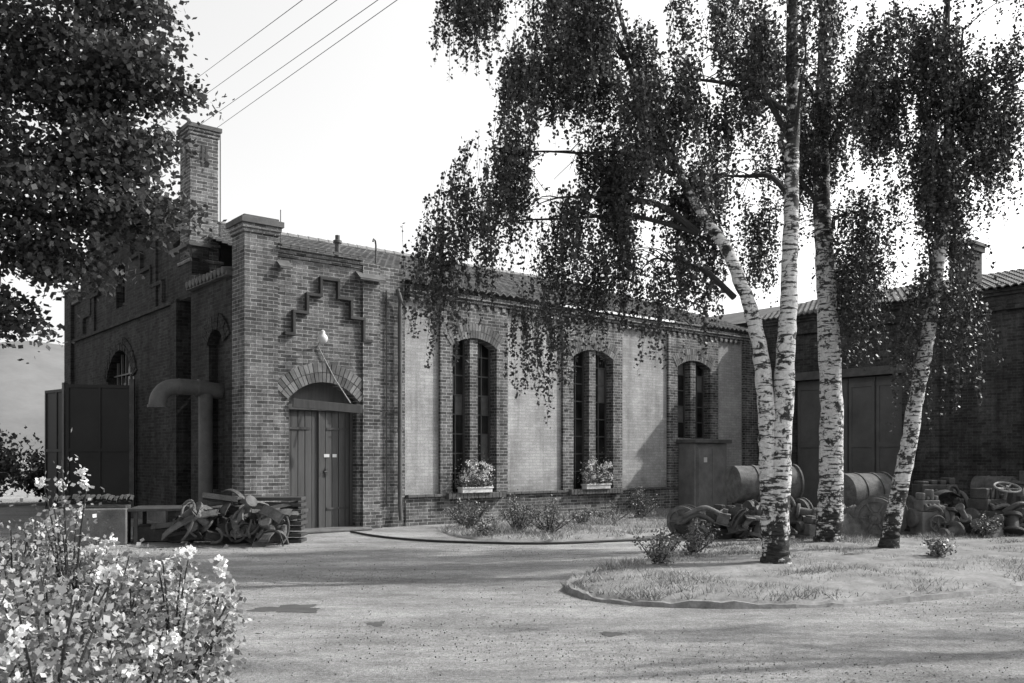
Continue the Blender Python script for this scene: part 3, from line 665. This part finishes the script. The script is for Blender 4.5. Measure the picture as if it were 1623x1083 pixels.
mb.quad(*[(a,b_,.03) for a,b_ in P]); mb.obj('bed_soil','bedsoil',e)

# ------------------------------------------------------------------ scrap and machinery
def ibeam(mb,p0,p1,h=.12,w=.08,tk=.012,roll=0):
    p0=Vector(p0);p1=Vector(p1); d=p1-p0; L=d.length; mt=Matrix.Translation(p0)@d.to_track_quat('X','Z').to_matrix().to_4x4()@Matrix.Rotation(roll,4,'X')
    mb.box(0,L,-w/2,w/2,-h/2,-h/2+tk,mt); mb.box(0,L,-w/2,w/2,h/2-tk,h/2,mt); mb.box(.001,L-.001,-tk/2,tk/2,-h/2+tk,h/2-tk,mt)
def bentplate(mb,c,L,wd,bend,rot,tk=.02):
    n=9; mt=Matrix.Translation(c)@rot; k=len(mb.v)
    for i in range(n+1):
        t=i/n-.5; a=t*bend; x=math.sin(a)*L/max(abs(bend),.01); z=(math.cos(a)-1)*L/max(abs(bend),.01)
        for yy in (-wd/2,wd/2):
            for r in (0,tk): mb.v.append(tuple(mt@Vector((x,yy,z+r))))
    for i in range(n):
        a=k+4*i; b=a+4; mb.f+=[(a,b,b+2,a+2),(a+1,a+3,b+3,b+1),(a,a+1,b+1,b),(a+2,b+2,b+3,a+3)]
e=empty('scrap_iron_pile',(-5.05,16.5,0)); e.scale=(1.12,1.05,1.25); mb=MB(); m2=MB(); m3=MB(); R_=Matrix.Rotation
for k in range(16):
    x=random.uniform(-.85,.7); env=.66*(1-(abs(x)/1.05)**2)+.12; z=random.uniform(.04,env)
    ibeam(mb,(x-random.uniform(.2,.6),random.uniform(-.4,.4),z),(x+random.uniform(.2,.5),random.uniform(-.4,.4),max(.05,z+random.uniform(-.3,.25))),random.choice((.09,.13)),.08,.014,random.uniform(0,1.5))
for k in range(26):
    x=random.uniform(-.85,.8); env=.72*(1-(abs(x)/1.05)**2)+.1
    bentplate(random.choice((m2,m3)),(x,random.uniform(-.45,.3),random.uniform(.08,env)),random.uniform(.4,1.0),random.uniform(.06,.2),random.uniform(.6,3.0),R_(random.uniform(0,6.28),4,'Z')@R_(random.uniform(-.9,.9),4,'X')@R_(random.uniform(-.7,.7),4,'Y'),random.uniform(.015,.04))
for k in range(10):
    x=random.uniform(-.8,.7); c=(x,random.uniform(-.4,.1),random.uniform(.08,.5)); ax=(random.uniform(-1,1),random.uniform(.2,1),random.uniform(-.9,.9)); R=random.uniform(.14,.32)
    m3.torus(c,ax,R,.022,16,6,random.uniform(2.2,5.0))
for k in range(7):
    x=random.uniform(-.8,.7); m3.lathe([(.03,0),(.11,0),(.11,.03),(.06,.04),(.055,.22),(.1,.23),(.1,.27),(.03,.27)],(x,random.uniform(-.4,.1),random.uniform(.08,.5)),(random.uniform(-1,1),random.uniform(-1,0),random.uniform(-.4,1)),14)
for k in range(8):
    mt=R_(random.uniform(-.08,.08),4,'Z'); m2.box(-.1+random.uniform(-.08,.05),1.0,.2,.65,.0+.09*k,.05+.09*k,mt)
mb.obj('castings','iron',e,True); m2.obj('plates','iron',e,bev=.005); m3.obj('brackets','rust',e,bev=.004)
e=empty('loading_platform',W(-2.6,-.2),TH-.45); mb=MB()
mb.box(-1.1,.25,-.1,.12,0,.66); mb.box(-1.1,-.95,.12,1.6,0,.66); mb.obj('concrete_wall','oldconc',e,bev=.02)
mb=MB(); mb.box(.25,1.9,.0,1.2,.60,.65); 
for x in (.35,1.1,1.8): mb.box(x,x+.07,.05,.12,0,.60); mb.box(x,x+.07,1.05,1.12,0,.60)
mb.box(.3,1.85,.3,1.1,.02,.3); mb.obj('steel_table','iron',e,bev=.005)
mb=MB()
for k in range(16):
    x=-1.0+k*.085+random.uniform(-.02,.02); bentplate(mb,(x,.42+random.uniform(-.05,.05),.84+random.uniform(-.03,.03)),.42,.055,1.6,R_(1.57+random.uniform(-.15,.15),4,'Z')@R_(random.uniform(-.25,.25),4,'X'),.05)
mb.box(-.94,.2,.16,.7,.0,.70); mb.obj('row_of_castings','iron',e,bev=.006)
e=empty('tipping_skip',(-14.0,21.5,0),.2); mb=MB()
for (z0,z1,a,b2) in ((.35,1.15,.75,1.05),(1.15,1.22,1.1,1.1)):
    k=len(mb.v)
    for z,r in ((z0,a),(z1,b2)):
        for x,y in ((-1,-.6),(1,-.6),(1,.6),(-1,.6)): mb.v.append((x*r*1.4,y*r,z))
    mb.f+=[tuple(k+j for j in q) for q in((0,3,2,1),(4,5,6,7),(0,1,5,4),(1,2,6,5),(2,3,7,6),(3,0,4,7))]
for x in (-.7,.7):
    for y in (-.4,.4): mb.lathe([(.02,0),(.2,.0),(.2,.05),(.23,.05),(.23,.07),(.02,.07)],(x,y,.23),(0,1 if y>0 else -1,0),18)
    mb.tube([(x,-.4,.23),(x,.4,.23)],.03,8)
mb.box(-1.1,1.1,-.35,.35,.25,.35); mb.obj('body','iron',e)

def wheelset(name,loc,rz,L=1.1,R=.36,tilt=0):
    e=empty(name,loc,rz); e.rotation_euler=(0,tilt,rz); mb=MB(); mb.tube([(-L/2-.15,0,0),(L/2+.15,0,0)],.05,12)
    for s_ in (-1,1):
        mb.lathe([(.07,-.09),(.11,-.08),(.12,-.02),(R*.78,-.02),(R*.80,-.05),(R,-.05),(R,.04),(R*1.08,.045),(R*1.08,.07),(R*.80,.07),(R*.76,.02),(.12,.03),(.08,.07)],(s_*L/2,0,0),(-s_,0,0),28)
        for k in range(6):
            t=k*math.pi/3; mb.tube([(s_*(L/2+.03),math.cos(t)*.1,math.sin(t)*.1),(s_*(L/2+.03),math.cos(t)*R*.82,math.sin(t)*R*.82)],.025,6)
    mb.obj('wheels_and_axle','rust',e,True); return e
def tank(name,loc,rz,R,L,mat='rust'):
    e=empty(name,loc,rz); mb=MB(); mb.lathe([(.01,-L/2-.12),(R*.5,-L/2-.1),(R*.85,-L/2-.05),(R,-L/2),(R,-L*.2),(R+.02,-L*.2),(R+.02,-L*.16),(R,-L*.16),(R,L*.2),(R+.02,L*.2),(R+.02,L*.24),(R,L*.24),(R,L/2),(R+.04,L/2),(R+.04,L/2+.04),(R*.9,L/2+.04),(R*.88,L/2-.05),(.02,L/2-.05)],(0,0,R+.22),(1,0,0),30)
    mb.obj('shell',mat,e,True); mb=MB()
    for x in (-L*.3,L*.3): mb.box(x-.05,x+.05,-R*.9,R*.9,0,.3)
    mb.obj('cradle','iron',e,bev=.01); return e
def flanged(name,loc,axis,L=.9,r=.13,mat='iron'):
    e=empty(name,loc); mb=MB(); mb.lathe([(r*.8,0),(r*1.7,0),(r*1.7,.06),(r,.07),(r*.9,L*.3),(r*1.15,L*.45),(r*1.15,L*.55),(r*.9,L*.7),(r,L-.07),(r*1.6,L-.06),(r*1.6,L),(r*.8,L),(r*.8,L-.04)],(0,0,0),axis,22)
    mb.obj('casting',mat,e,True); return e
def handwheel(mb,c,ax,R):
    mb.torus(c,ax,R,.022,24,8); a=Vector(ax).normalized(); u=a.orthogonal().normalized(); w=a.cross(u)
    for k in range(5):
        t=k*2*math.pi/5; mb.tube([Vector(c)-a*.03,Vector(c)+(u*math.cos(t)+w*math.sin(t))*R],.014,6)
    mb.tube([Vector(c)-a*.25,Vector(c)+a*.03],.03,8)
def engine(name,loc,rz,w=.8,d=.5,h=.6,mat='iron',mat2='rust'):
    e=empty(name,loc,rz); mb=MB(); mb.box(-w/2,w/2,-d/2,d/2,.08,h*.6); mb.box(-w*.4,w*.4,-d*.36,d*.36,h*.6,h*.85); mb.box(-w*.56,w*.56,-d*.55,d*.55,0,.08)
    for k in range(4): x=-w*.3+k*w*.2; mb.box(x-w*.07,x+w*.07,-d*.3,d*.3,h*.85,h*random.uniform(.9,1.1))
    mb.obj('block',mat,e,bev=.02); mb=MB()
    mb.lathe([(.03,0),(h*.3,0),(h*.32,.03),(h*.32,.08),(h*.1,.09),(.04,.16)],(w/2,0,h*.42),(1,0,0),22); mb.lathe([(.03,0),(h*.2,0),(h*.2,.08),(.04,.1)],(-w/2,0.05,h*.45),(-1,0,0),18)
    mb.tube([(-w*.35,-d*.5,h*.65),(0,-d*.62,h*.72),(w*.35,-d*.5,h*.6),(w*.4,-d*.3,h*.3)],.04,8,4)
    for k in range(4): mb.tube([(-w*.3+k*w*.2,-d*.36,h*.75),(-w*.3+k*w*.2,-d*.58,h*.68)],.03,8)
    handwheel(mb,(w*.1,-d*.5-.08,h*.35),(0,-1,.1),h*.17)
    mb.obj('fittings',mat2,e,True); return e
def drum(name,loc,rz,R,L,mat='rust'):
    e=empty(name,loc,rz); mb=MB(); mb.lathe([(R*.15,-.02),(R,0),(R,.05),(R*.72,.055),(R*.7,L-.055),(R,L-.05),(R,L),(R*.15,L+.02)],(-L/2,0,R),(1,0,0),30)
    mb.obj('spool',mat,e,True); mb=MB()
    for k in range(12):
        t=k*math.pi/6
        for x in (-L/2-.03,L/2+.03): mb.tube([(x,0,R),(x,R*.95*math.cos(t),R+R*.95*math.sin(t))],.015,5)
    for k in range(10): mb.torus((-L/2+.1+k*(L-.2)/9,0,R),(1,0,0),R*.74,.035,24,6)
    mb.obj('ribs','iron',e,True); return e
def heap(loc,w,d,h,n,seed):
    r=random.Random(seed); e=empty('machine_parts_heap',loc); A=MB();B=MB()
    for k in range(n):
        x=r.uniform(-w/2,w/2); y=r.uniform(-d/2,d/2); z=r.uniform(.08,h*(1-(abs(x)/w*1.6)**2)+.1); mb=r.choice((A,A,B)); ax=(r.uniform(-1,1),r.uniform(-1,.3),r.uniform(-.5,1)); q=r.uniform(.6,1.3); t=r.choice((0,1,2,2,2,3,4,5))
        if t==0: mb.lathe([(.04,0),(.17*q,0),(.17*q,.05),(.09*q,.06),(.08*q,.3),(.13*q,.32),(.13*q,.38),(.03,.38)],(x,y,z),ax,18)
        elif t==1: mb.torus((x,y,z),ax,.18*q,.035,20,7); mb.lathe([(.02,-.05),(.06,-.05),(.06,.05),(.02,.05)],(x,y,z),ax,12); mb.tube([(x,y,z),Vector((x,y,z))+Vector(ax).normalized().orthogonal().normalized()*.18*q],.015,5)
        elif t==2: mt=Matrix.Translation((x,y,z))@R_(r.uniform(0,3),4,'Z')@R_(r.uniform(-.5,.5),4,'X'); mb.box(-.17*q,.17*q,-.12,.12,-.1,.1,mt); mb.box(-.2*q,.2*q,-.15,.15,-.13,-.101,mt); mb.box(-.06,.06,-.05,.05,.101,.18,mt); mb.box(.171*q,.23*q,-.05,.06,-.06,.05,mt)
        elif t==3: mb.tube([(x-.35*q,y,z-.05),(x-.1,y-.05,z+.12),(x+.15,y,z+.05),(x+.35*q,y+.1,z-.12)],.05,10,4)
        elif t==4: mb.lathe([(.03,-.04),(.2*q,-.04),(.2*q,-.01),(.15*q,0),(.15*q,.03),(.2*q,.04),(.2*q,.07),(.03,.07)],(x,y,z),ax,24)
        else: bentplate(mb,(x,y,z),.5*q,.18,r.uniform(.8,2.5),R_(r.uniform(0,6),4,'Z')@R_(r.uniform(-.8,.8),4,'X'),.03)
    A.obj('housings','iron',e,True,.006); B.obj('fittings','rust',e,True,.006)
wheelset('iron_wheelset',(3.45,17.9,.33),1.2,.5,.30)
engine('scrap_engine_block',(4.25,18.1,0),.3,.7,.5,.6)
heap((4.2,17.5,0),1.6,.7,.5,20,3); heap((5.3,18.2,0),1.3,.8,.6,18,4); heap((10.2,17.3,0),1.8,.8,.6,24,5); heap((9.0,18.6,0),1.4,.8,.85,18,6); heap((7.6,18.4,0),1.4,.7,.6,16,8); heap((11.4,18.6,0),1.5,.8,.9,18,9); heap((8.9,17.2,0),1.3,.6,.4,16,12)
flanged('flanged_pipe_casting',(4.75,17.3,.05),(.3,.1,1),1.0,.12,'rust')
flanged('flanged_pipe_casting',(4.9,18.6,.5),(1,.3,.1),.9,.12)
tank('boiler_tank',(5.7,20.4,.35),.25,.42,1.5,'rust')
mb=MB()
for k in range(4):
    for j in range(3): mb.box(4.9,6.5+random.uniform(-.1,.1),20.0+.26*k,20.24+.26*k,.12*j,.115+.12*j)
mb.obj('timber_stack','door',bev=.008)
tank('boiler_tank',(7.9,20.3,.12),.45,.45,1.2,'rust')
wheelset('iron_wheelset',(7.3,17.7,.42),.95,.9,.40)
engine('scrap_engine_block',(6.1,17.6,0),.15,.8,.5,.5,'rust','iron')
engine('scrap_engine_block',(8.15,17.6,0),.1,.45,.45,.9,'tarp','rust')
engine('scrap_engine_block',(9.6,18.1,0),.5,.8,.6,.9)
engine('scrap_engine_block',(10.5,18.0,0),-.3,.8,.55,.8,'iron','rust')
engine('scrap_engine_block',(9.1,19.3,0),.1,1.0,.6,1.2,'iron','rust')
engine('scrap_engine_block',(11.6,19.6,0),-.1,1.1,.6,1.2,'rust','iron')
flanged('flanged_pipe_casting',(10.6,18.8,.0),(.1,0,1),1.1,.16,'rust')
wheelset('iron_wheelset',(6.4,18.8,.4),.4,.9,.34)
drum('cable_drum',(12.3,20.2,.0),.6,.6,.8,'rust')
e=empty('machine_handwheel',(9.9,17.9,.8)); mb=MB(); handwheel(mb,(0,0,.2),(0,-.4,1),.24); handwheel(mb,(.55,.1,.05),(.2,-1,.6),.18); mb.obj('wheel','steel',e,True)
for k,(x,y,z) in enumerate(((10.9,21.0,.0),(11.7,20.9,.0),(11.3,20.95,.58))):
    e=empty('steel_barrel',(x,y,z),.45+.1*k); mb=MB(); R=.29
    mb.lathe([(.02,.02),(R-.02,.02),(R,0),(R,.28),(R+.015,.29),(R,.30),(R,.58),(R+.015,.59),(R,.60),(R,.88),(R-.02,.86),(.02,.86)],(0,-.44,R),(0,1,0),28); mb.obj('barrel_shell','rust',e,True)
def tarp(loc,w,d,h,rz,mat='tarp'):
    e=empty('tarpaulin_covered_heap',loc,rz); mb=MB(); N=34; ph=random.uniform(0,6)
    for j in range(N+1):
        for i in range(N+1):
            x=(i/N-.5)*2;y=(j/N-.5)*2; r=max(abs(x)**1.6,abs(y)**1.6); z=h*max(0,1-r**2.2)*(.75+.25*math.sin(x*4+ph)*math.cos(y*3))+(.04*math.sin(x*13+y*5+ph)+.035*abs(math.sin(y*17-x*9))+.02*math.sin(x*29+y*3))*(1-r*.5)
            mb.v.append((x*w*.5*(1+.06*math.sin(y*9)),y*d*.5*(1+.06*math.sin(x*8)),max(z,.01)))
    for j in range(N):
        for i in range(N): a=j*(N+1)+i; mb.f.append((a,a+1,a+N+2,a+N+1))
    mb.obj('tarpaulin',mat,e,True)
tarp((6.6,17.7,0),1.2,.8,.65,.2,'rust'); tarp((5.3,19.2,0),1.1,.9,.7,.1,'iron')
mb=MB(); mb.tube([(-3.4,18.9,.03),(-2.7,17.9,.025),(-1.7,17.0,.025),(-.6,16.55,.025),(.6,16.4,.025),(1.9,16.9,.025),(2.9,17.4,.03),(3.3,17.7,.2)],.022,8,10); mb.obj('rubber_hose','cable',None,True)
n=40000; yy=4.8+13*rng.random(n)**1.4; xx=rng.uniform(-.62,.62,n)*yy; ok=np.sin(xx*1.3+np.sin(yy*.9)*2)+np.cos(yy*1.7+xx*.4)>rng.normal(.3,1.0,n)
C=np.c_[xx,yy,np.full(n,.006)][ok]; leafmesh('gravel',C,.014,'kerb',None,up=2.5,aspect=.9)
e=empty('overhead_power_line'); mb=MB()
for (x,z,xf,zf) in ((-1.79,8.75,-11.9,11.2),(-2.09,8.75,-11.86,11.74),(-2.73,8.75,-11.86,12.6),(-3.27,8.75,-11.0,13.96)):
    P0=Vector((x,14,z)); P1=Vector((xf,30,zf)); d=(P1-P0)/16
    pts=[P0+d*t for t in (-17,-8,0,8,16,20)]; mb.tube(pts,.006,5,4)
mb.obj('wires','cable',e)
mb=MB(); 
d=(Vector((-11.9,30,11.2))-Vector((-1.79,14,8.75)))/16; a=Vector((-1.79,14,8.75))-d*17
mb.tube([(a.x,a.y,0),(a.x,a.y,a.z+.6)],[.14,.1],12); mb.tube([(a.x-1.2,a.y,a.z+.02),(a.x+.4,a.y,a.z+.02)],.05,6)
mb.obj('pole','darkbark',e)

# ------------------------------------------------------------------ light, sky, camera
ld=Vector((-2.15,-.50,-1.8)).normalized()
sun=bpy.data.lights.new('sun','SUN'); sun.energy=4.8; sun.angle=math.radians(.6); sun.color=(1,.985,.96)
so=bpy.data.objects.new('sun',sun); scene.collection.objects.link(so); so.rotation_euler=ld.to_track_quat('-Z','Y').to_euler()
w=bpy.data.worlds.new('World'); scene.world=w; w.use_nodes=True; nt=w.node_tree; bg=nt.nodes['Background']
sk=nd(nt,'ShaderNodeTexSky',sky_type='NISHITA'); sk.sun_disc=False; sk.sun_elevation=math.asin(-ld.z); sk.sun_rotation=math.atan2(-ld.x,-ld.y); sk.dust_density=3; sk.air_density=1
bw=nd(nt,'ShaderNodeRGBToBW'); nt.links.new(sk.outputs[0],bw.inputs[0])
tc=nd(nt,'ShaderNodeTexCoord'); sp=nd(nt,'ShaderNodeSeparateXYZ'); nt.links.new(tc.outputs['Generated'],sp.inputs[0])
hz=ramp(nt,sp.outputs[2],[(0,.5),(.2,.80),(.45,1.0),(.7,.5),(1,.25)])
v=math_(nt,'MULTIPLY',math_(nt,'MULTIPLY',bw.outputs[0],hz),3.6)
nt.links.new(v,bg.inputs[0]); bg.inputs[1].default_value=.13
cam=bpy.data.cameras.new('camera'); co=bpy.data.objects.new('camera',cam); scene.collection.objects.link(co); scene.camera=co
co.location=(0,0,1.6); co.rotation_euler=(math.radians(90),0,0); cam.sensor_width=36; cam.lens=1420/1623*36; cam.shift_y=(725-541.5)/1623; cam.clip_end=5000; cam.clip_start=.1
